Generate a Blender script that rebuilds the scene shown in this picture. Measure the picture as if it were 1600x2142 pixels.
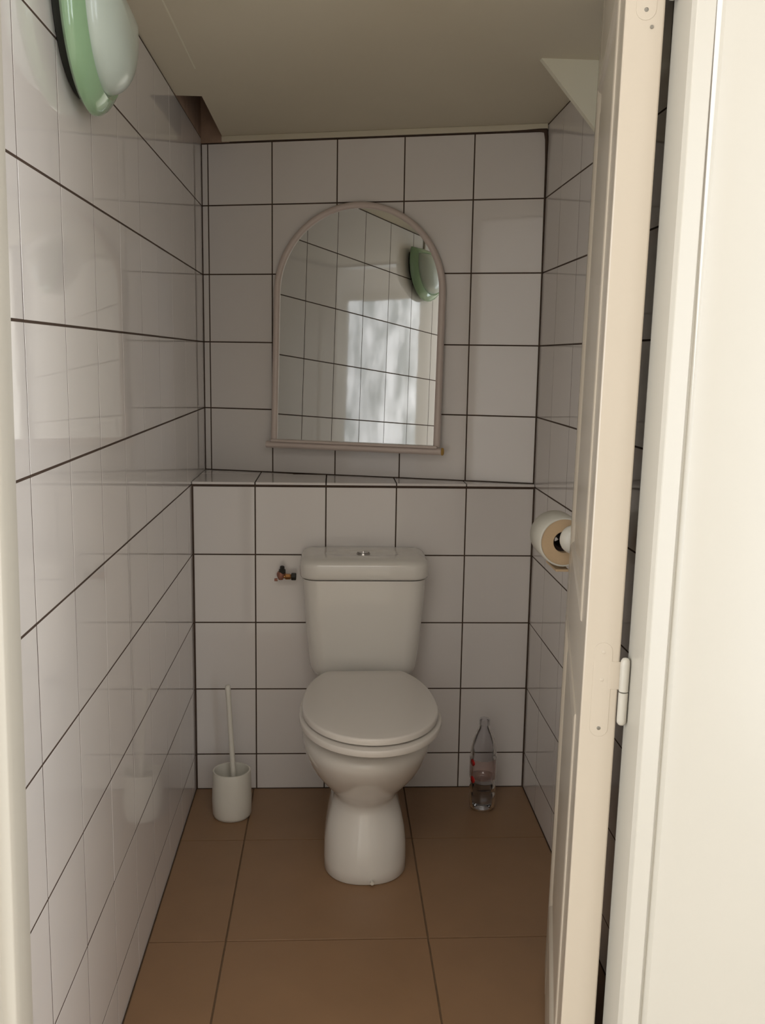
import bpy, bmesh, math, random
from mathutils import Vector, Matrix
random.seed(7)
S = bpy.context.scene
COL = S.collection
for o in list(bpy.data.objects):
    bpy.data.objects.remove(o)

# ------------------------------------------------------------------ camera
FPX, YAW, PIT, ROL = 2022.72, 0.05274, 0.15842, 0.01562
CAM = Vector((-0.52627, -2.72062, 1.26898))
fw = Vector((math.sin(YAW)*math.cos(PIT), math.cos(YAW)*math.cos(PIT), -math.sin(PIT)))
r0 = Vector((math.cos(YAW), -math.sin(YAW), 0)); u0 = r0.cross(fw)
rt = r0*math.cos(ROL)+u0*math.sin(ROL); up = u0*math.cos(ROL)-r0*math.sin(ROL)
cd = bpy.data.cameras.new('camera'); cam = bpy.data.objects.new('camera', cd); COL.objects.link(cam)
m3 = Matrix((rt, up, -fw)).transposed()
cam.matrix_world = Matrix.Translation(CAM) @ m3.to_4x4()
cd.sensor_fit = 'VERTICAL'; cd.sensor_height = 36; cd.lens = FPX/2142*36
cd.clip_start = 0.02; cd.clip_end = 50
S.camera = cam

# ------------------------------------------------------------------ world, light, exposure
w = bpy.data.worlds.new('world'); S.world = w; w.use_nodes = True
w.node_tree.nodes['Background'].inputs[0].default_value = (0.85, 0.92, 1, 1)
w.node_tree.nodes['Background'].inputs[1].default_value = 0.6
WINDOW_GLOW = 5.6
SIDE_GLOW = 7.0
LEFT_GLOW = 7.4
def area(name, loc, rot, sx, sy, power, col):
    l = bpy.data.lights.new(name, 'AREA'); l.shape = 'RECTANGLE'; l.size = sx; l.size_y = sy
    l.energy = power; l.color = col
    o = bpy.data.objects.new(name, l); o.location = loc; o.rotation_euler = rot; COL.objects.link(o); return o
area('hall_fill_light', (-0.7, -2.6, 2.34), (0, 0, 0), 1.2, 1.0, 9, (1, 0.95, 0.90))  # added fill with no fitting behind it, lifts the overall brightness
vs = S.view_settings
vs.view_transform = 'Standard'; vs.look = 'None'; vs.exposure = .20; vs.gamma = 1
vs.use_curve_mapping = False

# ------------------------------------------------------------------ materials
def srgb(r, g, b):
    f = lambda c: c/12.92 if c <= .04045 else ((c+.055)/1.055)**2.4
    return (f(r/255), f(g/255), f(b/255), 1)
def mat(name, col, rough=.5, metal=0, noise=0, nscale=20, bump=0, bscale=60, coat=0, ior=1.5, trans=0, emit=0, spec=None, per_object=0):
    m = bpy.data.materials.new(name); m.use_nodes = True
    nt = m.node_tree; N = nt.nodes; L = nt.links; b = N['Principled BSDF']
    b.inputs['Base Color'].default_value = col; b.inputs['Roughness'].default_value = rough
    b.inputs['Metallic'].default_value = metal; b.inputs['IOR'].default_value = ior
    b.inputs['Transmission Weight'].default_value = trans
    b.inputs['Coat Weight'].default_value = coat
    if spec is not None: b.inputs['Specular IOR Level'].default_value = spec
    if emit:
        b.inputs['Emission Color'].default_value = col; b.inputs['Emission Strength'].default_value = emit
    tc = N.new('ShaderNodeTexCoord')
    last = None
    if noise:
        n = N.new('ShaderNodeTexNoise'); n.inputs['Scale'].default_value = nscale; n.inputs['Detail'].default_value = 4
        L.new(tc.outputs['Object'], n.inputs['Vector'])
        mx = N.new('ShaderNodeMix'); mx.data_type = 'RGBA'
        c2 = tuple(c*(1-noise) for c in col[:3])+(1,)
        c3 = tuple(min(1, c*(1+noise)) for c in col[:3])+(1,)
        mx.inputs[6].default_value = c2; mx.inputs[7].default_value = c3
        L.new(n.outputs['Fac'], mx.inputs[0]); L.new(mx.outputs[2], b.inputs['Base Color']); last = mx.outputs[2]
    if per_object:
        oi = N.new('ShaderNodeObjectInfo'); hs = N.new('ShaderNodeHueSaturation')
        mr = N.new('ShaderNodeMapRange'); mr.inputs['To Min'].default_value = 1-per_object; mr.inputs['To Max'].default_value = 1+per_object
        L.new(oi.outputs['Random'], mr.inputs['Value']); L.new(mr.outputs['Result'], hs.inputs['Value'])
        if last: L.new(last, hs.inputs['Color'])
        else: hs.inputs['Color'].default_value = col
        L.new(hs.outputs['Color'], b.inputs['Base Color'])
    if bump:
        n = N.new('ShaderNodeTexNoise'); n.inputs['Scale'].default_value = bscale; n.inputs['Detail'].default_value = 3
        L.new(tc.outputs['Object'], n.inputs['Vector'])
        bp = N.new('ShaderNodeBump'); bp.inputs['Strength'].default_value = bump; bp.inputs['Distance'].default_value = .002
        L.new(n.outputs['Fac'], bp.inputs['Height']); L.new(bp.outputs['Normal'], b.inputs['Normal'])
    return m
M = dict(
    tile=mat('glazed_white_tile', srgb(233, 228, 224), .035, noise=.012, nscale=6, bump=.08, bscale=7, per_object=.02),
    grout=mat('dark_brown_grout', srgb(76, 60, 49), .9, noise=.25, nscale=40),
    floor_tile=mat('brown_floor_tile', srgb(150, 117, 86), .42, noise=.10, nscale=9, bump=.12, bscale=60),
    floor_grout=mat('grey_brown_floor_grout', srgb(126, 102, 78), .9, noise=.2, nscale=50),
    ceiling=mat('cream_ceiling_paint', srgb(219, 211, 190), .7, noise=.03, nscale=5, bump=.08, bscale=30),
    panel=mat('pale_panel_lit_tone', srgb(232, 228, 208), .6),  # corner board: light from the doorway put into this paler colour
    plaster=mat('rough_brown_plaster', srgb(170, 142, 122), .95, noise=.3, nscale=25, bump=.5, bscale=60),
    slot_dark=mat('slot_void_shade', srgb(60, 48, 36), .9, noise=.3, nscale=20),
    paint=mat('cream_gloss_paint', srgb(196, 191, 179), .28, noise=.01, nscale=8, bump=.05, bscale=14),
    doorpaint=mat('door_gloss_paint', srgb(191, 179, 161), .22, noise=.012, nscale=8, bump=.06, bscale=14),
    screw=mat('dull_screw_metal', srgb(130, 125, 115), .5, metal=.8),
    hallwall=mat('hall_cream_wall', srgb(226, 221, 214), .8, noise=.02, nscale=4),
    hallfloor=mat('hall_floor', srgb(206, 194, 178), .5, noise=.1, nscale=8),
    ceramic=mat('white_sanitary_ceramic', srgb(232, 228, 220), .10, coat=.3),
    seat=mat('white_seat_plastic', srgb(228, 222, 214), .22),
    chrome=mat('chrome', srgb(190, 188, 185), .18, metal=1),
    brass=mat('brass', srgb(168, 120, 72), .35, metal=.8, noise=.2, nscale=80),
    copper=mat('dull_copper', srgb(165, 115, 98), .5, metal=.5, noise=.2, nscale=80),
    blackplastic=mat('dark_plastic', srgb(45, 42, 36), .5),
    mirror=mat('silvered_glass', (.86, .88, .86, 1), .0, metal=1),
    mframe=mat('grey_white_plastic_frame', srgb(214, 200, 192), .3),
    yellowed=mat('yellowed_plastic', srgb(190, 150, 70), .5),
    plastic=mat('white_plastic', srgb(226, 222, 210), .3),
    bristle=mat('brush_bristle', srgb(190, 190, 185), .8),
    green=mat('pale_green_glass', srgb(150, 185, 146), .10, coat=.6, noise=.04, nscale=20),
    opal=mat('opal_glass', srgb(200, 212, 202), .25, coat=.4),
    rim_shade=mat('rim_shade_dark', srgb(42, 44, 38), .6),
    cable=mat('cable_cover_plastic', srgb(190, 180, 165), .5),
    paper=mat('toilet_paper', srgb(222, 218, 205), .95, bump=.3, bscale=90),
    kraft=mat('brown_recycled_paper', srgb(206, 178, 142), .95, bump=.3, bscale=90),
    darkcore=mat('dark_roll_core', srgb(48, 34, 30), .9),
    pet=mat('clear_bottle_plastic', (.93, .93, .95, 1), .06, trans=1, ior=1.22),
    water=mat('water', (.9, .92, .92, 1), .0, trans=1, ior=1.33),
    red=mat('red_print', srgb(190, 30, 28), .4),
    capfilm=mat('hazy_cap_plastic', srgb(200, 195, 195), .2),
    label=mat('thin_label_film', srgb(196, 160, 148), .35),
)
b = M['label'].node_tree.nodes['Principled BSDF']; b.inputs['Alpha'].default_value = .28
M['capfilm'].node_tree.nodes['Principled BSDF'].inputs['Alpha'].default_value = .35

def curtain_mat(name, glow):
    m = bpy.data.materials.new(name); m.use_nodes = True
    nt = m.node_tree; N = nt.nodes; L = nt.links; N.clear()
    out = N.new('ShaderNodeOutputMaterial'); em = N.new('ShaderNodeEmission')
    tc = N.new('ShaderNodeTexCoord'); mp = N.new('ShaderNodeMapping'); mp.inputs['Scale'].default_value = (9, 1, 2.2)
    n = N.new('ShaderNodeTexNoise'); n.inputs['Scale'].default_value = 1.6; n.inputs['Detail'].default_value = 5
    cr = N.new('ShaderNodeValToRGB'); cr.color_ramp.elements[0].position = .38; cr.color_ramp.elements[1].position = .66
    cr.color_ramp.elements[0].color = (.30, .34, .36, 1); cr.color_ramp.elements[1].color = (.95, .96, 1, 1)
    L.new(tc.outputs['Object'], mp.inputs[0]); L.new(mp.outputs[0], n.inputs['Vector'])
    L.new(n.outputs['Fac'], cr.inputs[0]); L.new(cr.outputs[0], em.inputs[0])
    em.inputs[1].default_value = glow
    L.new(em.outputs[0], out.inputs[0]); return m
M['curtain'] = curtain_mat('lit_net_curtain', WINDOW_GLOW)
M['left_fill'] = curtain_mat('left_fill_curtain', LEFT_GLOW)
M['side_fill'] = curtain_mat('side_fill_curtain', SIDE_GLOW)

# ------------------------------------------------------------------ helpers
def link(name, bm, m, parent=None, smooth=None, bevel=0, kind=None):
    me = bpy.data.meshes.new(name)
    bmesh.ops.recalc_face_normals(bm, faces=bm.faces[:])
    bm.to_mesh(me); bm.free()
    me.materials.append(m)
    if smooth is not None:
        for p in me.polygons: p.use_smooth = True
        me.set_sharp_from_angle(angle=math.radians(smooth))
    o = bpy.data.objects.new(name, me); COL.objects.link(o)
    if parent: o.parent = parent
    if bevel:
        md = o.modifiers.new('bevel', 'BEVEL'); md.width = bevel; md.segments = 2; md.limit_method = 'ANGLE'; md.angle_limit = math.radians(40)
    if kind: o['kind'] = kind
    return o
def empty(name, loc=(0, 0, 0), rot=(0, 0, 0), parent=None):
    o = bpy.data.objects.new(name, None); COL.objects.link(o); o.location = loc; o.rotation_euler = rot
    o.empty_display_size = .05
    if parent: o.parent = parent
    return o
def tag(o, label, cat, group=None):
    o['label'] = label; o['category'] = cat
    if group: o['group'] = group
    return o
def structure(o, label):
    o['kind'] = 'structure'; o['label'] = label
    return o
def box(bm, x0, x1, y0, y1, z0, z1):
    v = [bm.verts.new((x, y, z)) for z in (z0, z1) for x, y in ((x0, y0), (x1, y0), (x1, y1), (x0, y1))]
    for f in ((3, 2, 1, 0), (4, 5, 6, 7), (0, 1, 5, 4), (1, 2, 6, 5), (2, 3, 7, 6), (3, 0, 4, 7)):
        bm.faces.new([v[i] for i in f])
    return bm
def B(*a): return box(bmesh.new(), *a)
def prism(bm, pts, z0, z1):
    lo = [bm.verts.new((x, y, z0)) for x, y in pts]; hi = [bm.verts.new((x, y, z1)) for x, y in pts]
    n = len(pts); bm.faces.new(lo[::-1]); bm.faces.new(hi)
    for i in range(n): bm.faces.new((lo[i], lo[(i+1) % n], hi[(i+1) % n], hi[i]))
    return bm
def loft(rings, cap=(True, True), bm=None):
    bm = bm or bmesh.new(); R = [[bm.verts.new(p) for p in r] for r in rings]; n = len(R[0])
    for a, c in zip(R, R[1:]):
        for i in range(n): bm.faces.new((a[i], a[(i+1) % n], c[(i+1) % n], c[i]))
    if cap[0]: bm.faces.new(R[0][::-1])
    if cap[1]: bm.faces.new(R[-1])
    return bm
def lathe(prof, seg=40, axis='Z', c=(0, 0, 0), bm=None, cap=(True, True)):
    rings = []
    for r, h in prof:
        ring = []
        for i in range(seg):
            a = 2*math.pi*i/seg; p, q = r*math.cos(a), r*math.sin(a)
            v = {'Z': (p, q, h), 'X': (h, p, q), 'Y': (q, h, p)}[axis]
            ring.append((v[0]+c[0], v[1]+c[1], v[2]+c[2]))
        rings.append(ring)
    return loft(rings, cap, bm)
def tube(path, r, seg=12, bm=None):
    P = [Vector(p) for p in path]; rings = []; prev = None
    for i, p in enumerate(P):
        t = (P[min(i+1, len(P)-1)]-P[max(i-1, 0)]).normalized()
        if prev is None: prev = t.orthogonal().normalized()
        u = (prev-t*prev.dot(t)).normalized(); prev = u; v = t.cross(u)
        rr = r[i] if isinstance(r, (list, tuple)) else r
        rings.append([p+(u*math.cos(2*math.pi*k/seg)+v*math.sin(2*math.pi*k/seg))*rr for k in range(seg)])
    return loft(rings, bm=bm)

# ------------------------------------------------------------------ room dimensions
XL, XR = -0.9216, 0.0531
Z0, P = 0.1080, 0.2            # first horizontal joint, tile pitch
CEIL = 1.903
SHELF = Z0+4*P                 # 0.908
YL, YR = 0.3000, 0.0138        # depth of the upper wall at its left and right end
YF = -1.600                    # inner face of the front partition
TT, J = 0.006, 0.0037          # tile thickness, joint width

_tiles = {}
def tile_mesh(w_, h_, mname, t=TT, bev=.0004):
    k = (round(w_, 4), round(h_, 4), mname, t)
    if k in _tiles: return _tiles[k]
    bm = bmesh.new()
    # local x = width, y = height, z = outward
    hw, hh = w_/2, h_/2
    r = []
    for dx, z in ((0, -t), (0, -bev), (bev, 0)):
        r.append([(-hw+dx, -hh+dx, z), (hw-dx, -hh+dx, z), (hw-dx, hh-dx, z), (-hw+dx, hh-dx, z)])
    loft(r, (False, True), bm)
    me = bpy.data.meshes.new('tile'); bmesh.ops.recalc_face_normals(bm, faces=bm.faces[:]); bm.to_mesh(me); bm.free()
    me.materials.append(M[mname]); _tiles[k] = me; return me
def put_tiles(parent, origin, U, V, us, vs_, name='tile', mname='tile', jit=.0022, j=J, t=TT, skip=None, ju=None):
    """tiles between the joint positions us / vs_, on the plane origin+u*U+v*V, facing U x V"""
    U = Vector(U).normalized(); V = Vector(V).normalized(); N_ = U.cross(V); origin = Vector(origin)
    for a, c in zip(us, us[1:]):
        for d, e in zip(vs_, vs_[1:]):
            if skip and skip(a, c, d, e): continue
            w_, h_ = c-a-(ju or j), e-d-j
            if w_ < .004 or h_ < .004: continue
            o = bpy.data.objects.new(name, tile_mesh(w_, h_, mname, t)); COL.objects.link(o); o.parent = parent
            mt = Matrix((U, V, N_)).transposed().to_4x4()
            s = min(1, .06/max(w_, h_)*2)
            rx, ry = random.gauss(0, jit)*s, random.gauss(0, jit)*s
            rx = max(-.004, min(.004, rx)); ry = max(-.004, min(.004, ry))
            o.matrix_local = Matrix.Translation(origin+U*((a+c)/2)+V*((d+e)/2)+N_*random.uniform(0.0002, .0003)) @ mt @ Matrix.Rotation(rx, 4, 'X') @ Matrix.Rotation(ry, 4, 'Y')

zs = [0.0]+[Z0+i*P for i in range(0, 9)]+[CEIL-.002]
# left wall
wl = structure(link('wall_left', B(XL-.10, XL-.0001, YF-.02, YL+.06, -.02, CEIL+.16), M['grout']), 'white tiled left side wall with dark joints')
yj = [-1.599]+[-.075-.195*i for i in range(7, -1, -1)]+[.12, YL+.0]
put_tiles(wl, (XL, 0, 0), (0, 1, 0), (0, 0, 1), yj, zs, ju=.003, jit=.0014)
# right wall
wr = structure(link('wall_right', B(XR+.0001, XR+.10, YF-.02, .06, -.02, CEIL+.02), M['grout']), 'white tiled right side wall behind the open door')
yr_ = [-1.599]+[-.17-.2*i for i in range(6, -1, -1)]+[YR]
put_tiles(wr, (XR, 0, 0), (0, -1, 0), (0, 0, 1), [-v for v in reversed(yr_)], zs, ju=.003, jit=.0014)
# boxed-out lower back wall
wb = structure(link('wall_back', B(XL, XR, .0010, YR+.005, -.02, SHELF-.001), M['grout']), 'lower back wall of white tiles behind the toilet')
bm = bmesh.new(); prism(bm, [(XL, YR), (XR, YR), (XR, YR+.008), (XL, YL)], -.02, SHELF-.001)
link('masonry', bm, M['grout'], wb)
xs = [XL]+[XR-i*.2+.003 for i in (4, 3, 2, 1)]+[XR]
put_tiles(wb, (0, 0, 0), (1, 0, 0), (0, 0, 1), xs, [0]+[Z0+i*P for i in range(4)]+[SHELF-.003])
# shelf on top of it (ledge tiles follow the skewed wall behind)
tr_ = structure(link('trim_ledge', prism(bmesh.new(), [(XL, .004), (XR, .004), (XR, YR+.004), (XL, YL+.004)], SHELF-.001, SHELF+.001), M['grout']), 'narrow tiled ledge over the lower back wall')
for a, c in zip(xs, xs[1:]):
    g = .0016
    def yb(x): return YL+(YR-YL)*(x-XL)/(XR-XL)-.002
    sk = .0
    x0_, x1_ = a+g, c-g
    rows = [(-.002, None)]
    f0, f1 = yb(x0_), yb(x1_)
    # a front row and, where the ledge is deep, a row behind it
    def slab(pts):
        o = link('ledge_tile', prism(bmesh.new(), pts, SHELF+.001, SHELF+.0085), M['tile'], tr_, bevel=.001)
    if f0 > .2:
        slab([(x0_, -.003), (x1_, -.003), (x1_, min(.195, f1)), (x0_, .195)])
        if f1 > .205: slab([(x0_, .199), (x1_, .199), (x1_, f1), (x0_, f0)])
        else: slab([(x0_, .199), (x0_+(x1_-x0_)*.5, .199), (x0_, f0)])
    else:
        slab([(x0_, -.003), (x1_, -.003), (x1_, max(f1, .004)), (x0_, f0)])
# upper back wall (skewed)
A_ = Vector((XL, YL, 0)); B_ = Vector((XR, YR, 0)); tdir = (B_-A_).normalized(); LEN = (B_-A_).length
nrm = Vector((tdir.y, -tdir.x, 0))
bm = bmesh.new()
q0, q1 = A_-tdir*.04-nrm*.0012, B_+tdir*.05-nrm*.0012
prism(bm, [(q0.x, q0.y), (q1.x, q1.y), (q1.x-nrm.x*.06, q1.y-nrm.y*.06), (q0.x-nrm.x*.06, q0.y-nrm.y*.06)], SHELF-.02, CEIL+.16)
wu = structure(link('wall_back_upper', bm, M['grout']), 'upper back wall of white tiles set skewed above the ledge')
us = [.001, .021, .222, .420, .618, .816, LEN-.001]
zu = [SHELF+.009]+[Z0+i*P for i in range(5, 9)]+[1.884]
put_tiles(wu, A_, tdir, (0, 0, 1), us, zu)
# caulk strip under the ceiling
bm = bmesh.new()
c0, c1 = A_+tdir*.068+nrm*.001, B_+nrm*.001
prism(bm, [(c0.x, c0.y), (c1.x, c1.y), (c1.x+nrm.x*.008, c1.y+nrm.y*.008), (c0.x+nrm.x*.008, c0.y+nrm.y*.008)], 1.887, CEIL)
structure(link('trim_1', bm, M['ceiling'], bevel=.002), 'pale caulk strip between upper back wall and ceiling')
# corner caulk (dark irregular joint at the upper right corner)
bm = tube([(XR-.002, YR-.003, .92), (XR-.002, YR-.003, 1.5), (XR-.003, YR-.004, 1.80), (XR-.004, YR-.006, 1.86), (XR-.008, YR-.006, 1.884), (XR-.03, YR+.002, 1.886), (XR-.10, YR+.024, 1.885)], [.0022, .0022, .003, .005, .007, .004, .002])
structure(link('trim_corner', bm, M['grout'], smooth=50), 'dark joint filler down the right back corner')
bm = bmesh.new()
tube([(XL+.001, -.001, 0), (XL+.001, -.001, SHELF)], .004, bm=bm); tube([(XR-.001, -.001, 0), (XR-.001, -.001, SHELF)], .0036, bm=bm)
tube([(XL, -.001, .0), (XR, -.001, .0)], .0022, bm=bm); tube([(XL, .0, SHELF-.001), (XR, .0, SHELF-.001)], .0042, bm=bm)
structure(link('trim_joint', bm, M['grout'], smooth=50), 'dark grout lines round the lower back wall')

# floor
fl = structure(link('floor', B(XL-.02, XR+.02, YF-.05, .02, -.05, -.0035), M['floor_grout']), 'brown tiled floor with thin joints')
put_tiles(fl, (0, 0, 0), (1, 0, 0), (0, 1, 0), [XL+.001, -.752, -.307, XR-.001], [-1.64, -1.21, -.762, -.312, -.001], name='floor_tile', mname='floor_tile', jit=.0008, j=.004)
for c_ in fl.children: c_['kind'] = 'structure'
# ceiling with the open slot in the back left corner
HX, HY0 = -.857, -.165
bm = bmesh.new()
box(bm, HX, XR+.02, YF-.02, YL+.08, CEIL, CEIL+.012)
box(bm, XL-.02, HX, YF-.02, HY0, CEIL, CEIL+.012)
ce = structure(link('ceiling', bm, M['ceiling']), 'low cream painted ceiling with a slot cut out at the back left')
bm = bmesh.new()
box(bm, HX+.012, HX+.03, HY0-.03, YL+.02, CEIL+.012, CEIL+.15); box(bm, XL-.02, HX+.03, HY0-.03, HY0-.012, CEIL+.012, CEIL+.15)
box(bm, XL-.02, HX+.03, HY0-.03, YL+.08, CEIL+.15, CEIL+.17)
link('slot_lining', bm, M['slot_dark'], ce)  # dark colour gives the unlit void above the slot
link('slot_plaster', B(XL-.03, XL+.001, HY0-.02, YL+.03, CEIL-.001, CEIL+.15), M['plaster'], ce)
bm = bmesh.new(); q = A_+tdir*.09
prism(bm, [(A_.x-.0, A_.y-.004), (q.x, q.y-.004), (q.x, q.y+.02), (A_.x, A_.y+.02)], 1.886, CEIL+.15)
link('slot_plaster', bm, M['plaster'], ce)
# faint joint bead in the ceiling board
bm = B(-.842, -.839, -1.59, -.40, CEIL-.0006, CEIL+.001)
link('board_seam', bm, M['panel'], ce)
# triangular corner board
bm = bmesh.new()
tri = [(-.088, CEIL), (XR, CEIL), (XR, 1.742)]
f = [bm.verts.new((x, -.556, z)) for x, z in tri]; g = [bm.verts.new((x, -.538, z)) for x, z in tri]
bm.faces.new(f); bm.faces.new(g[::-1])
for i in range(3): bm.faces.new((f[i], g[i], g[(i+1) % 3], f[(i+1) % 3]))
structure(link('trim_2', bm, M['panel']), 'triangular board with door light in its pale colour, filling the corner of ceiling and right wall')

# ------------------------------------------------------------------ hall in front (where the camera stands)
HL, HR, HB, HT = -1.9, 1.5, -3.4, 2.45
WX0, WX1, WZ0, WZ1 = .27, .85, .12, 2.03
VY0, VY1, VZ0, VZ1 = -3.15, -2.15, .75, 1.95
YO = -1.66                      # hall face of the partition
LEAN = .0125
JL, JR = -.889, -.161           # clear opening
DT = 1.893
def lean(o):
    me = o.data
    for v in me.vertices: v.co.x += LEAN*(v.co.z-1.12)
    return o
bm = bmesh.new()
box(bm, HL, XL-.10, YO, YF, -.02, HT); box(bm, XR+.10, HR, YO, YF, -.02, HT)
box(bm, XL-.10, XR+.10, YO, YF, DT+.05, HT)
box(bm, XL-.10, JL-.03, YO, YF-.001, -.02, DT+.05); box(bm, JR+.032, XR+.10, YO, YF-.001, -.02, DT+.05)
structure(link('wall_front', bm, M['hallwall']), 'cream partition wall holding the door frame')
bm = bmesh.new()
box(bm, HL-.05, HL, HB, -3.2, -.02, HT); box(bm, HL-.05, HL, -2.2, YF, -.02, HT)
box(bm, HL-.05, HL, -3.2, -2.2, 1.9, HT); box(bm, HL-.05, HL, -3.2, -2.2, -.02, .3); box(bm, HR, HR+.05, VY1, YF, -.02, HT); box(bm, HR, HR+.05, HB, VY0, -.02, HT)
box(bm, HR, HR+.05, VY0, VY1, VZ1, HT); box(bm, HR, HR+.05, VY0, VY1, -.02, VZ0)
box(bm, HL, WX0, HB-.05, HB, -.02, HT); box(bm, WX1, HR, HB-.05, HB, -.02, HT)
box(bm, WX0, WX1, HB-.05, HB, WZ1, HT); box(bm, WX0, WX1, HB-.05, HB, -.02, WZ0)
structure(link('wall_hall', bm, M['hallwall']), 'cream hall walls behind the viewer')
structure(link('ceiling_hall', B(HL, HR, HB, YF, HT, HT+.05), M['hallwall']), 'hall ceiling behind the viewer')
structure(link('floor_hall', B(HL, HR, HB, YF-.05, -.05, -.001), M['hallfloor']), 'hall floor behind the viewer')
win = structure(empty('window_1', (0, 0, 0)), 'tall curtained window in the hall behind the viewer')
def hall_window(win, WX0, WX1, WZ0, WZ1, m):
    n_ = 70; pts = []
    for i in range(n_+1):
        x = WX0+(WX1-WX0)*i/n_; pts.append((x, HB-.02+.008*math.sin(i*1.1)+.004*math.sin(i*2.7)))
    bm = bmesh.new()
    lo = [bm.verts.new((x, y, WZ0)) for x, y in pts]; hi = [bm.verts.new((x, y, WZ1)) for x, y in pts]
    for i in range(n_): bm.faces.new((lo[i], lo[i+1], hi[i+1], hi[i]))
    link('net_curtain', bm, M[m], win, smooth=80)
    bm = bmesh.new()
    box(bm, WX0-.05, WX0, HB-.01, HB+.02, WZ0-.05, WZ1+.05); box(bm, WX1, WX1+.05, HB-.01, HB+.02, WZ0-.05, WZ1+.05)
    box(bm, WX0, WX1, HB-.01, HB+.02, WZ1, WZ1+.05); box(bm, WX0, WX1, HB-.01, HB+.02, WZ0-.05, WZ0)
    link('window_frame', bm, M['paint'], win)
hall_window(win, WX0, WX1, WZ0, WZ1, 'curtain')
w2 = structure(empty('fill_window_right'), 'added fill light made as a curtained window in the right hall wall')
hall_window(w2, VY0, VY1, VZ0, VZ1, 'side_fill')  # added source, brightens the left wall near the door
w2.matrix_world = Matrix.Translation((HR, 0, 0)) @ Matrix.Rotation(math.radians(90), 4, 'Z') @ Matrix.Translation((0, -HB, 0))

w3 = structure(empty('fill_window_left'), 'added fill light made as a curtained window in the left hall wall')
hall_window(w3, 2.2, 3.2, .3, 1.9, 'left_fill')  # added source, brightens the door leaf and the right wall
w3.matrix_world = Matrix.Translation((HL, 0, 0)) @ Matrix.Rotation(math.radians(-90), 4, 'Z') @ Matrix.Translation((0, -HB, 0))
# door frame: profiled jambs
fr = structure(empty('trim_3'), 'cream painted wooden door frame with stepped casing')
prof_r = [(JR, YF+.002), (JR+.04, YF+.002), (JR+.04, YO+.01), (JR+.30, YO+.01), (JR+.30, -1.666), (JR+.060, -1.666), (JR+.052, -1.6635), (JR+.034, -1.6625), (JR+.030, -1.659),
          (JR+.0285, -1.656), (JR+.027, -1.656), (JR+.024, -1.6615), (JR+.004, -1.6615), (JR+.0, -1.656)]
lean(link('jamb', prism(bmesh.new(), prof_r, -.001, DT+.05), M['paint'], fr, smooth=35, bevel=.0012))
prof_l = [(JL, YF+.002), (JL, -1.642), (JL-.004, -1.648), (JL-.020, -1.650), (JL-.026, -1.664), (JL-.040, -1.670), (JL-.12, -1.672), (JL-.12, YO+.01), (JL-.034, YO+.01), (JL-.034, YF+.002)]
lean(link('jamb', prism(bmesh.new(), prof_l, -.001, DT+.05), M['paint'], fr, smooth=35, bevel=.0012))
link('head', B(JL-.02, JR+.02, -1.67, YF+.002, DT, DT+.05), M['paint'], fr)
bpy.data.objects['head'].data.transform(Matrix.Translation((.008, 0, 0)))

# door leaf, open into the room against the right wall
ANG = math.radians(12.4)
door = structure(empty('door_1', (-.215, -1.596, 0), (0, 0, -ANG)), 'cream gloss painted panelled door opened inwards along the right wall')
# local: y along the leaf from the hinge edge, x through its thickness (0 = face towards the toilet)
W_, T_, DZ0, DZ1 = .735, .043, .010, 1.884
def dobj(name, bm, m, **k):
    o = link(name, bm, m, door, **k)
    for v in o.data.vertices: v.co.x += LEAN*(v.co.z-1.12)
    return o
# leaf built as stiles and rails with sunk panels
ST, R1, R2, R3 = .105, (.010, .20), (.800, .925), (1.735, 1.884)
dobj('stile', B(0, T_, 0, ST, DZ0, DZ1), M['doorpaint'], bevel=.002)
dobj('stile', B(0, T_, W_-ST, W_, DZ0, DZ1), M['doorpaint'], bevel=.002)
for a, c in (R1, R2, R3): dobj('rail', B(.0004, T_-.0004, ST, W_-ST, a, c), M['doorpaint'])
for a, c in ((R1[1], R2[0]), (R2[1], R3[0])):
    bm = bmesh.new()
    y0, y1 = ST, W_-ST
    def rect(i, x): return [(x, y0+i, a+i), (x, y1-i, a+i), (x, y1-i, c-i), (x, y0+i, c-i)]
    loft([rect(0, .002), rect(.003, -.0015), rect(.008, -.0025), rect(.013, .000), rect(.017, .004), rect(.045, .004), rect(.060, .0015)], (False, True), bm)
    dobj('panel', bm, M['doorpaint'], bevel=.0008)
    dobj('panel', B(T_-.012, T_-.006, y0, y1, a, c), M['doorpaint'])
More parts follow.
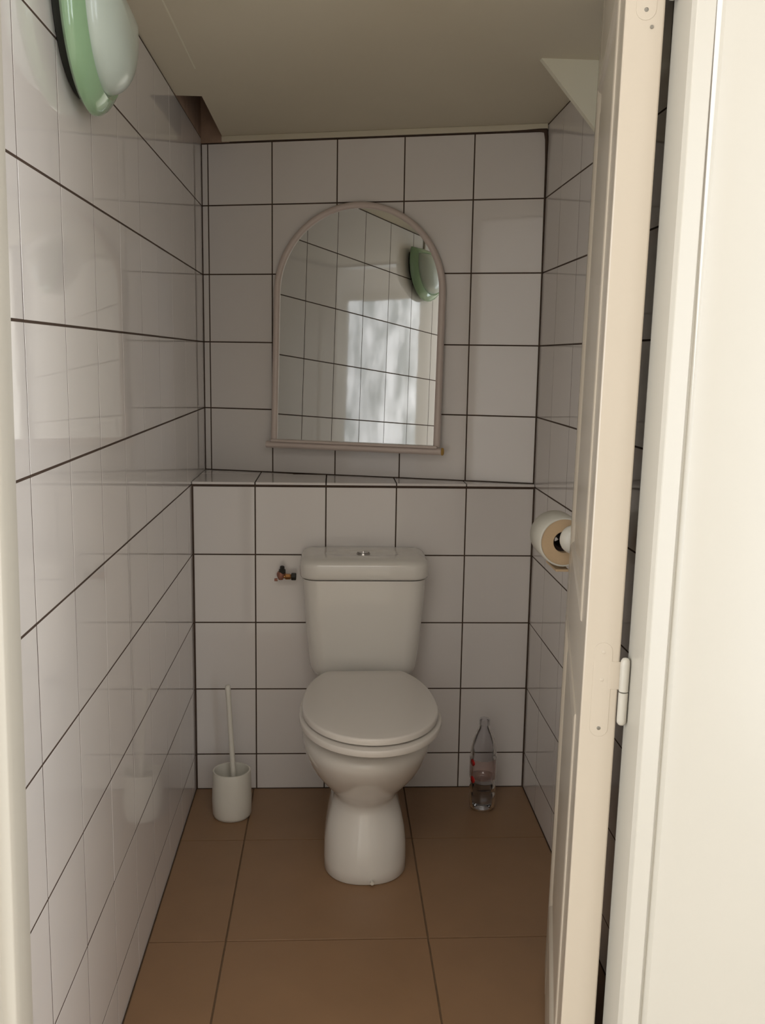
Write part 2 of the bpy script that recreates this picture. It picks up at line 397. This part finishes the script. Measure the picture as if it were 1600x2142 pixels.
def hinge(zc, par=door):
    # knuckles stand in the gap between leaf and jamb
    kx, ky = T_+.0062, -.004
    prof = lambda z0, z1, cap_top: [(.0005, z0+.0), (.0035, z0+.001), (.0056, z0+.004), (.0058, z0+.008), (.0058, z1)] if not cap_top else [(.0058, z0), (.0058, z1-.008), (.0054, z1-.004), (.0035, z1-.001), (.0005, z1)]
    dobj('hinge_knuckle', lathe(prof(zc+.0008, zc+.043, True), 16, 'Z', (kx, ky, 0)), M['paint'], smooth=50)
    dobj('hinge_knuckle', lathe(prof(zc-.043, zc-.0008, False), 16, 'Z', (kx, ky, 0)), M['paint'], smooth=50)
    # plate let into the hinge edge, rounded outline
    pts = []
    for i in range(9):
        a = math.pi*i/8; pts.append((T_-.020-.0*i+.011*math.cos(a)-.0, zc+.048+.011*math.sin(a)))
    for i in range(9):
        a = math.pi+math.pi*i/8; pts.append((T_-.020+.011*math.cos(a), zc-.050+.011*math.sin(a)))
    bm = bmesh.new()
    f = [bm.verts.new((x, -.0005, z)) for x, z in pts]; g = [bm.verts.new((x, .001, z)) for x, z in pts]
    bm.faces.new(f); bm.faces.new(g[::-1]); n = len(pts)
    for i in range(n): bm.faces.new((f[i], g[i], g[(i+1) % n], f[(i+1) % n]))
    box(bm, T_-.012, T_+.004, -.0006, .001, zc+.001, zc+.036)
    dobj('hinge_plate', bm, M['doorpaint'], bevel=.0003)
    for dz in (.047, .012, -.05):
        dobj('screw', lathe([(.0001, -.0010), (.002, -.0010), (.0024, -.0007), (.0024, .0)], 12, 'Y', (T_-.020, 0, zc+dz)), M['doorpaint' if dz > 0 else 'screw'], smooth=40)
hinge(.872); hinge(1.700)
dobj('screw', lathe([(.0001, -.001), (.002, -.001), (.002, .0)], 12, 'Y', (T_-.013, 0, 1.632)), M['screw'], smooth=40)
# leaf handle side: a lever and plate on both faces near the free edge
for s, x in ((-1, 0), (1, T_)):
    hx = x+s*.004
    dobj('handle_plate', B(min(x, hx), max(x, hx), W_-.072, W_-.040, .93, 1.08), M['chrome'], bevel=.001) if s > 0 else None

# ------------------------------------------------------------------ toilet
TX = -.437
def ell(cx, hw, yf, yb, z, n1=2.0, n2=3.0, N_=72, yc=None, clip=None):
    """closed ring: round front (towards -y), squarer back"""
    yc = (yf+yb)/2 if yc is None else yc
    pts = []
    for i in range(N_):
        a = 2*math.pi*i/N_; c, s = math.cos(a), math.sin(a)
        n = n1 if s < 0 else n2
        x = hw*math.copysign(abs(c)**(2/n), c)
        y = (yc-yf if s < 0 else yb-yc)*math.copysign(abs(s)**(2/n), s)
        pts.append((cx+x, yc+y if clip is None else min(yc+y, clip), z))
    return pts
toilet = tag(empty('toilet', (TX, -.3, 0)), 'white ceramic close-coupled toilet with closed lid against the tiled back wall', 'toilet')
def tobj(name, bm, m, parent=toilet, **k):
    bm.transform(Matrix.Translation(-toilet.location)); return link(name, bm, m, parent, **k)
rows = [ # z, hw, yf, yb, yc, n1, n2
    (0.000, .1010, -.542, -.10, -.43, 2.3, 2.3),
    (0.004, .1035, -.546, -.10, -.43, 2.3, 2.3),
    (0.030, .1035, -.545, -.10, -.43, 2.2, 2.3),
    (0.070, .1025, -.538, -.10, -.43, 2.1, 2.3),
    (0.105, .0980, -.527, -.10, -.43, 2.0, 2.3),
    (0.135, .0910, -.515, -.10, -.42, 2.0, 2.3),
    (0.160, .0830, -.505, -.10, -.41, 2.0, 2.4),
    (0.176, .0780, -.502, -.095, -.40, 2.0, 2.4),
    (0.186, .0790, -.506, -.095, -.40, 2.0, 2.4),
    (0.198, .0850, -.517, -.085, -.40, 2.0, 2.5),
    (0.215, .1000, -.537, -.075, -.40, 2.0, 2.6),
    (0.235, .1170, -.560, -.060, -.40, 2.0, 2.8),
    (0.260, .1330, -.585, -.050, -.41, 2.0, 3.0),
    (0.290, .1470, -.610, -.040, -.42, 2.0, 3.0),
    (0.320, .1565, -.634, -.035, -.42, 2.0, 3.0),
    (0.340, .1590, -.641, -.030, -.42, 2.0, 3.0),
    (0.352, .1570, -.638, -.030, -.42, 2.0, 3.0),
    (0.361, .1500, -.626, -.032, -.42, 2.0, 3.0),
    (0.366, .1340, -.600, -.040, -.42, 2.0, 3.0)]
tobj('pan', loft([ell(TX, r[1], r[2], r[3], r[0], r[5], r[6], yc=r[4]) for r in rows]), M['ceramic'], smooth=60)
bm = bmesh.new()
lathe([(.0001, .012), (.0035, .011), (.0045, .008), (.0045, .0)], 12, 'Y', (TX+.014, -.556, .012), bm)
tobj('floor_clip', bm, M['plastic'], smooth=50)
# seat and lid
def ring_slab(hw, yf, yb, yc, z0, z1, r, n1=2.05, n2=2.7, dome=.0, cap=(True, True), clip=-.196):
    R = []
    for dz, ins in ((0, r*.8), (r*.3, r*.2), (r, 0), ):
        R.append(ell(TX, hw-ins, yf+ins, yb-ins, z0+dz, n1, n2, yc=yc, clip=clip-ins))
    for dz, ins in ((r, 0), (r*.5, r*.15), (r*.15, r*.5), (0, r*1.1)):
        R.append(ell(TX, hw-ins, yf+ins, yb-ins, z1-dz, n1, n2, yc=yc, clip=clip-ins))
    if dome:
        for k in (.85, .6, .3, .05):
            R.append(ell(TX, hw*k, yc+(yf-yc)*k, yc+(yb-yc)*k, z1+dome*(1-k*k), n1, n2, yc=yc, clip=yc+(clip-.006-yc)*k))
    return loft(R, cap)
SKEW = Matrix.Translation((TX, -.20, 0)) @ Matrix.Rotation(math.radians(1.7), 4, 'Z') @ Matrix.Translation((-TX, .20, 0))
bm = ring_slab(.1735, -.692, -.160, -.455, .391, .4075, .004, n2=2.3, clip=-.205); bm.transform(SKEW)
tobj('seat', bm, M['seat'], smooth=45)
for x_, y_ in ((-.11, -.52), (.11, -.52), (-.13, -.36), (.13, -.36)):
    tobj('seat_buffer', lathe([(.008, .364), (.009, .366), (.009, .390)], 12, c=(TX+x_, y_, 0)), M['seat'], smooth=40)
lid = ring_slab(.166, -.676, -.150, -.455, .4120, .4290, .005, n2=2.3, dome=.003); lid.transform(SKEW)
tobj('lid', lid, M['seat'], smooth=45)
for s in (-1, 1):
    tobj('seat_hinge', lathe([(.0001, -.020), (.009, -.018), (.010, 0), (.009, .018), (.0001, .020)], 16, 'X', (TX+s*.075, -.195, .402)), M['plastic'], smooth=50)
# cistern
def rrect(hw, yf, yb, z, r, N_=12):
    pts = []
    for cx, cy, a0 in ((TX+hw-r, yb-.004-.001, 0), (TX-hw+r, yb-.004-.001, 90), (TX-hw+r, yf+r, 180), (TX+hw-r, yf+r, 270)):
        rr = r if a0 >= 180 else .006
        cxx = cx if a0 >= 180 else (TX+hw-rr if a0 == 0 else TX-hw+rr)
        cyy = cy if a0 >= 180 else yb-rr
        for i in range(N_+1):
            a = math.radians(a0+90*i/N_); pts.append((cxx+rr*math.cos(a), cyy+rr*math.sin(a), z))
    return pts
cr = [(.388, .112, -.140, .035), (.392, .128, -.150, .04), (.402, .141, -.156, .045), (.420, .148, -.160, .045), (.46, .153, -.164, .045), (.52, .158, -.168, .045), (.60, .164, -.173, .045), (.665, .168, -.176, .045), (.672, .1685, -.176, .045)]
cis = tobj('cistern', loft([rrect(h, yf, -.006, z, r) for z, h, yf, r in cr]), M['ceramic'], smooth=50)
lr = [(.675, .1690, -.178, .045), (.677, .1735, -.182, .048), (.683, .1755, -.184, .05), (.703, .1765, -.185, .052), (.713, .1755, -.184, .052), (.721, .1720, -.180, .05), (.727, .1650, -.172, .05), (.731, .1550, -.160, .05), (.733, .147, -.150, .05)]
R = [rrect(h, yf, -.006, z, r) for z, h, yf, r in lr]
yc = -.094
def oval(k, z, hx=.105, hy=.052): 
    n = len(R[0]); out = []
    for p in R[-1]:
        a = math.atan2((p[1]-yc)/.07, (p[0]-TX)/.15); out.append((TX+hx*k*math.cos(a), yc+hy*k*math.sin(a), z))
    return out
R += [oval(1.08, .7345), oval(1, .734), oval(.88, .7315), oval(.4, .7305), oval(.05, .7305)]
cl = tobj('cistern_lid', loft(R), M['ceramic'], smooth=50)
# dual flush button
bz = .7305
def bobj(name, bm, m, **k):
    return tobj(name, bm, m, **k)
btn = bobj('flush_button', lathe([(.019, bz-.004), (.019, bz+.002), (.0175, bz+.0045), (.0165, bz+.0045), (.016, bz+.002)], 32, 'Z', (TX-.002, yc, 0)), M['chrome'], smooth=40)
for s in (-1, 1):
    bm = bmesh.new(); pts = [(s*.0012, -.0145)]
    for i in range(13):
        a = math.radians(-85+170*i/12); pts.append((s*(.0012+.0138*math.cos(a)), .0150*math.sin(a)))
    pts.append((s*.0012, .0145))
    if s < 0: pts = pts[::-1]
    prism(bm, [(TX-.002+x, yc+y) for x, y in pts], bz+.001, bz+.006)
    o = link('button_half', bm, M['chrome'], btn, bevel=.001)
    o.data.transform(Matrix.Translation(-toilet.location))

# ------------------------------------------------------------------ stop valve
vx, vy, vz = -.668, -.034, .655
valve = tag(empty('stop_valve', (vx, 0, vz)), 'small brass and copper water stop valve on the wall left of the cistern', 'valve')
def vobj(name, bm, m, **k): return link(name, bm, m, valve, **k)
vobj('inlet', lathe([(.013, 0), (.013, -.003), (.008, -.005), (.008, vy)], 20, 'Y', (-.002, 0, -.004)), M['copper'], smooth=40)
bm = tube([(-.002, vy, -.012), (-.002, vy, -.002), (-.001, vy, .010)], [.006, .011, .008], 16); vobj('body', bm, M['copper'], smooth=50)
vobj('spindle', lathe([(.008, .006), (.0095, .009), (.0095, .017), (.0065, .020), (.0065, .026), (.004, .028)], 8, 'Z', (.002, vy, 0)), M['blackplastic'], smooth=30)
vobj('pipe', lathe([(.0055, -.002), (.0055, .036)], 16, 'X', (0, vy, -.003)), M['brass'], smooth=40)
vobj('nut', lathe([(.0075, .010), (.0085, .012), (.0085, .024), (.0075, .026)], 6, 'X', (0, vy, -.003)), M['brass'])
vobj('coupling', lathe([(.0085, .027), (.011, .029), (.011, .040), (.0085, .0415)], 6, 'X', (0, vy, -.003)), M['blackplastic'])
vobj('drain_cap', lathe([(.004, -.019), (.0045, -.010)], 12, 'X', (-.001, vy-.002, -.012)), M['copper'], smooth=40)

# ------------------------------------------------------------------ mirror on the upper wall
MT = math.radians(2.6)
# local frame: X along the wall, Z up, -Y out of the wall
def wall_pt(s, off, z): return A_+tdir*s+nrm*off+Vector((0, 0, z))
mir = tag(empty('mirror', wall_pt(.4885, .0, 1.005)), 'arched mirror with pale plastic frame and bottom tray on the upper back wall', 'mirror')
mir.rotation_euler = (0, 0, math.atan2(tdir.y, tdir.x))
TILT = Matrix.Translation((0, -.036, 0)) @ Matrix.Rotation(math.radians(.35), 4, 'Y') @ Matrix.Rotation(-MT, 4, 'X')
HW, ARCZ, H0 = .247, .448, .012          # frame centreline half width, spring line, bottom
def arch(hw, z0, n=40, top=None):
    pts = [(-hw, z0)]
    for i in range(n+1):
        a = math.pi-math.pi*i/n; pts.append((hw*math.cos(a), ARCZ+hw*math.sin(a)))
    pts.append((hw, z0)); return pts
def mobj(name, bm, m, **k):
    bm.transform(TILT); return link(name, bm, m, mir, **k)
bm = bmesh.new(); a = arch(HW-.004, H0)
f = [bm.verts.new((x, -.004, z)) for x, z in a]; bm.faces.new(f)
g = [bm.verts.new((x, .004, z)) for x, z in a]; bm.faces.new(g[::-1])
for i in range(len(a)): bm.faces.new((f[i], g[i], g[(i+1) % len(a)], f[(i+1) % len(a)]))
mobj('mirror_glass', bm, M['mirror'])
bm = bmesh.new()
# frame profile swept along the arch: d across (out +), h out of the wall
prof = [(-.009, .006), (-.0085, .010), (-.005, .013), (0, .0142), (.005, .013), (.0085, .010), (.009, .004), (.009, -.006), (-.009, -.006)]
path = []
for x, z in arch(HW, H0, 48): path.append(Vector((x, 0, z)))
rings = []
for i, p in enumerate(path):
    if i == 0 or path[i].z < ARCZ-1e-6 and i < 2: out = Vector((-1, 0, 0))
    elif i == len(path)-1: out = Vector((1, 0, 0))
    else: out = Vector((p.x, 0, p.z-ARCZ)).normalized()
    rings.append([p+out*d_+Vector((0, -h_, 0)) for d_, h_ in prof])
mobj('frame', loft(rings), M['mframe'], smooth=50)
bm = loft([[(x, -.010+yy, zz) for yy, zz in [(.012*math.cos(t)*1.3, .0105*math.sin(t)) for t in [2*math.pi*k/16 for k in range(16)]]] for x in (-.268, -.266, .262, .264)])
mobj('tray', bm, M['mframe'], smooth=50)
bm = B(-.252, .252, -.028, .006, .008, .016)
mobj('tray_lip', bm, M['mframe'], bevel=.003)
mobj('tray_end_cap', lathe([(.0112, .264), (.0112, .268), (.008, .270)], 16, 'X', (0, -.010, 0)), M['yellowed'], smooth=40)
for s in (-1, 1):
    bm = B(s*.2-.01, s*.2+.01, -.002, .034, .02, .05); link('spacer', bm, M['plastic'], mir).data.transform(Matrix.Translation((0, -.034, 0)))

# ------------------------------------------------------------------ wall lamp (green glass plate, opal dome)
LY, LZ, RR, CUT = -1.138, 1.785, .154, .048
lamp = tag(empty('wall_lamp', (XL, LY, LZ)), 'half-round wall lamp with green glass rim and white dome high on the left wall', 'lamp')
def lobj(name, bm, m, **k): return link(name, bm, m, lamp, **k)
def cut_disc(r, cut, x, n=64, cr=.012):
    """disc outline in the y-z plane with a straight top edge"""
    a0 = math.asin(min(.98, cut/r)); pts = []
    for i in range(n+1):
        a = math.pi-a0+(math.pi+2*a0)*i/n
        pts.append((x, r*math.cos(a), r*math.sin(a)))
    y1 = r*math.cos(a0)
    for k in range(1, 8): pts.append((x, y1-2*y1*k/8, cut+.010*math.sin(math.pi*k/8)))
    return pts
def lamp_rings(prof): return [cut_disc(RR+d_, CUT+d_*.8, x) for d_, x in prof]
lobj('rim_shade_plate', loft([cut_disc(r, c, x) for r, c, x in ((.126, .03, 0), (.130, .03, .002), (.130, .03, .0135), (.118, .03, .016))]), M['rim_shade'], smooth=40)  # plate sized and darkened to give the shade between rim and wall
lobj('glass_rim', loft(lamp_rings([(-.06, .0165), (-.02, .0150), (-.005, .0165), (0, .0210), (0, .0270), (-.006, .0360), (-.018, .0450), (-.024, .0480), (-.030, .0450), (-.045, .0350), (-.06, .0300)])), M['green'], smooth=45)
base = cut_disc(RR-.031, CUT-.022, 0); zc_ = -.045
prof = [(1.0, .0445)]+[(math.cos(math.radians(90*i/12))**.8 if i < 12 else .01, .0450+.044*math.sin(math.radians(90*i/12))) for i in range(1, 13)]
lobj('dome', loft([[(x, p[1]*k, zc_+(p[2]-zc_)*k) for p in base] for k, x in prof]), M['opal'], smooth=60)
lobj('cable_cover', B(.0, .007, -.012, .0, .028, CEIL-LZ), M['cable'], bevel=.002)

# ------------------------------------------------------------------ toilet brush in its pot
brush = tag(empty('toilet_brush', (-.799, -.168, 0)), 'white toilet brush standing in a round white pot left of the toilet', 'toilet brush')
Rb, Hb = .0535, .134
lathe_p = [(.044, 0), (.050, .002), (.0535, .010), (.0545, .05), (Rb, .10), (.0525, Hb-.004), (.0515, Hb), (.0478, Hb), (.0470, Hb-.004), (.047, .02), (.040, .006)]
link('pot', lathe(lathe_p, 48), M['plastic'], brush, smooth=50)
link('brush_head', lathe([(.006, .010), (.026, .016), (.031, .03), (.031, .062), (.022, .074), (.008, .080)], 24, c=(.006, -.002, 0)), M['bristle'], brush, smooth=50)
bm = tube([(.007, -.002, .07), (.0020, .0045, .16), (-.0035, .0115, .25), (-.0090, .0180, .340), (-.0108, .020, .3675), (-.0110, .020, .3715)], [.0085, .0072, .0072, .0072, .0078, .0045], 16)
link('handle', bm, M['plastic'], brush, smooth=50)

# ------------------------------------------------------------------ plastic bottle
bot = tag(empty('water_bottle', (-.092, -.136, 0)), 'clear plastic bottle, part full, with red marks, on the floor right of the toilet', 'bottle')
bo = [(.010, .008), (.022, .001), (.032, .002), (.0365, .010), (.0375, .022), (.0375, .052), (.0355, .058), (.0375, .064), (.0375, .080), (.0355, .086), (.0372, .092), (.0372, .156), (.0355, .162), (.0370, .169), (.0355, .184), (.0305, .206), (.0215, .228), (.0150, .241), (.0137, .246), (.0137, .262), (.0125, .263)]
inn = [(max(.004, r-.0007), z+.0006) for r, z in bo]
bm = lathe(bo+[(r, z) for r, z in inn[::-1]], 40, cap=(True, True))
link('bottle_body', bm, M['pet'], bot, smooth=60)
wt = [(max(.003, r-.0012), z+.0014) for r, z in bo if z < .09]+[(.0355, .097)]
link('water', lathe(wt, 40), M['water'], bot, smooth=60)
link('cap', lathe([(.0145, .249), (.0150, .251), (.0150, .266), (.0130, .268)], 28), M['capfilm'], bot, smooth=40)
# label film and red marks, curved on the bottle
def patch(a0, a1, z0, z1, r, m, name, n=14, ov=False):
    bm = bmesh.new(); rings = []
    if not ov:
        lo = [bm.verts.new((r*math.cos(math.radians(a0+(a1-a0)*i/n)), r*math.sin(math.radians(a0+(a1-a0)*i/n)), z0)) for i in range(n+1)]
        hi = [bm.verts.new((v.co.x, v.co.y, z1)) for v in lo]
        for i in range(n): bm.faces.new((lo[i], lo[i+1], hi[i+1], hi[i]))
    else:
        c = []
        for i in range(n*2):
            t = 2*math.pi*i/(2*n); a = math.radians((a0+a1)/2+(a1-a0)/2*math.cos(t)); c.append(bm.verts.new((r*math.cos(a), r*math.sin(a), (z0+z1)/2+(z1-z0)/2*math.sin(t))))
        bm.faces.new(c)
    o = link(name, bm, m, bot, smooth=60)
    md = o.modifiers.new('solid', 'SOLIDIFY'); md.thickness = .0004; md.offset = 1
    return o
patch(150, 330, .095, .154, .0377, M['label'], 'label', 24)
patch(196, 224, .135, .154, .0384, M['red'], 'red_mark', ov=True)
patch(196, 226, .084, .104, .0384, M['red'], 'red_mark', ov=True)

# ------------------------------------------------------------------ toilet roll and its holder on the right wall
RY, RXc, RZc = -.76, -.042, .894
roll = tag(empty('toilet_roll', (RXc, RY+.05, RZc)), 'toilet paper roll with tan inner layers on the right wall behind the door', 'toilet roll')
RO, RM, RI = .0525, .0485, .0225
link('paper', lathe([(RM, -.050), (RO-.002, -.050), (RO, -.048), (RO, .048), (RO-.002, .050), (RM, .050), (RM, -.049)], 56, 'Y', cap=(False, False)), M['paper'], roll, smooth=45)
link('inner_layers', lathe([(RI, -.048), (RM, -.0485), (RM, .0485), (RI, .048), (RI, -.048)], 56, 'Y', cap=(False, False)), M['kraft'], roll, smooth=45)
link('core', lathe([(.016, -.030), (RI, -.031), (RI, .046), (.016, .046), (.016, -.030)], 40, 'Y', cap=(False, False)), M['darkcore'], roll, smooth=45)
hold = tag(empty('toilet_roll_holder', (XR, RY+.05, RZc)), 'white roll holder with round end knob, fixed to the right wall', 'holder')
k = RXc-XR
link('spindle', lathe([(.008, -.085), (.008, .056)], 20, 'Y', (k+.004, 0, .004)), M['blackplastic'], hold, smooth=45)
link('knob', lathe([(.0005, -.100), (.012, -.099), (.022, -.095), (.029, -.087), (.0305, -.080), (.029, -.074), (.010, -.072)], 40, "Y", (k+.013, 0, .012)), M['plastic'], hold, smooth=60)
link('arm', B(k-.006, -.001, .056, .068, -.010, .014), M['plastic'], hold, bevel=.003)
link('wall_plate', B(-.008, -.0005, .035, .085, -.03, .035), M['plastic'], hold, bevel=.003)
link('paper_tear_bar', B(k-.014, k+.014, -.045, .050, -.0640, -.0590), M['kraft'], hold, bevel=.001)
link('bar_bracket', B(k+.010, -.001, .046, .056, -.0640, .0), M['plastic'], hold, bevel=.002)
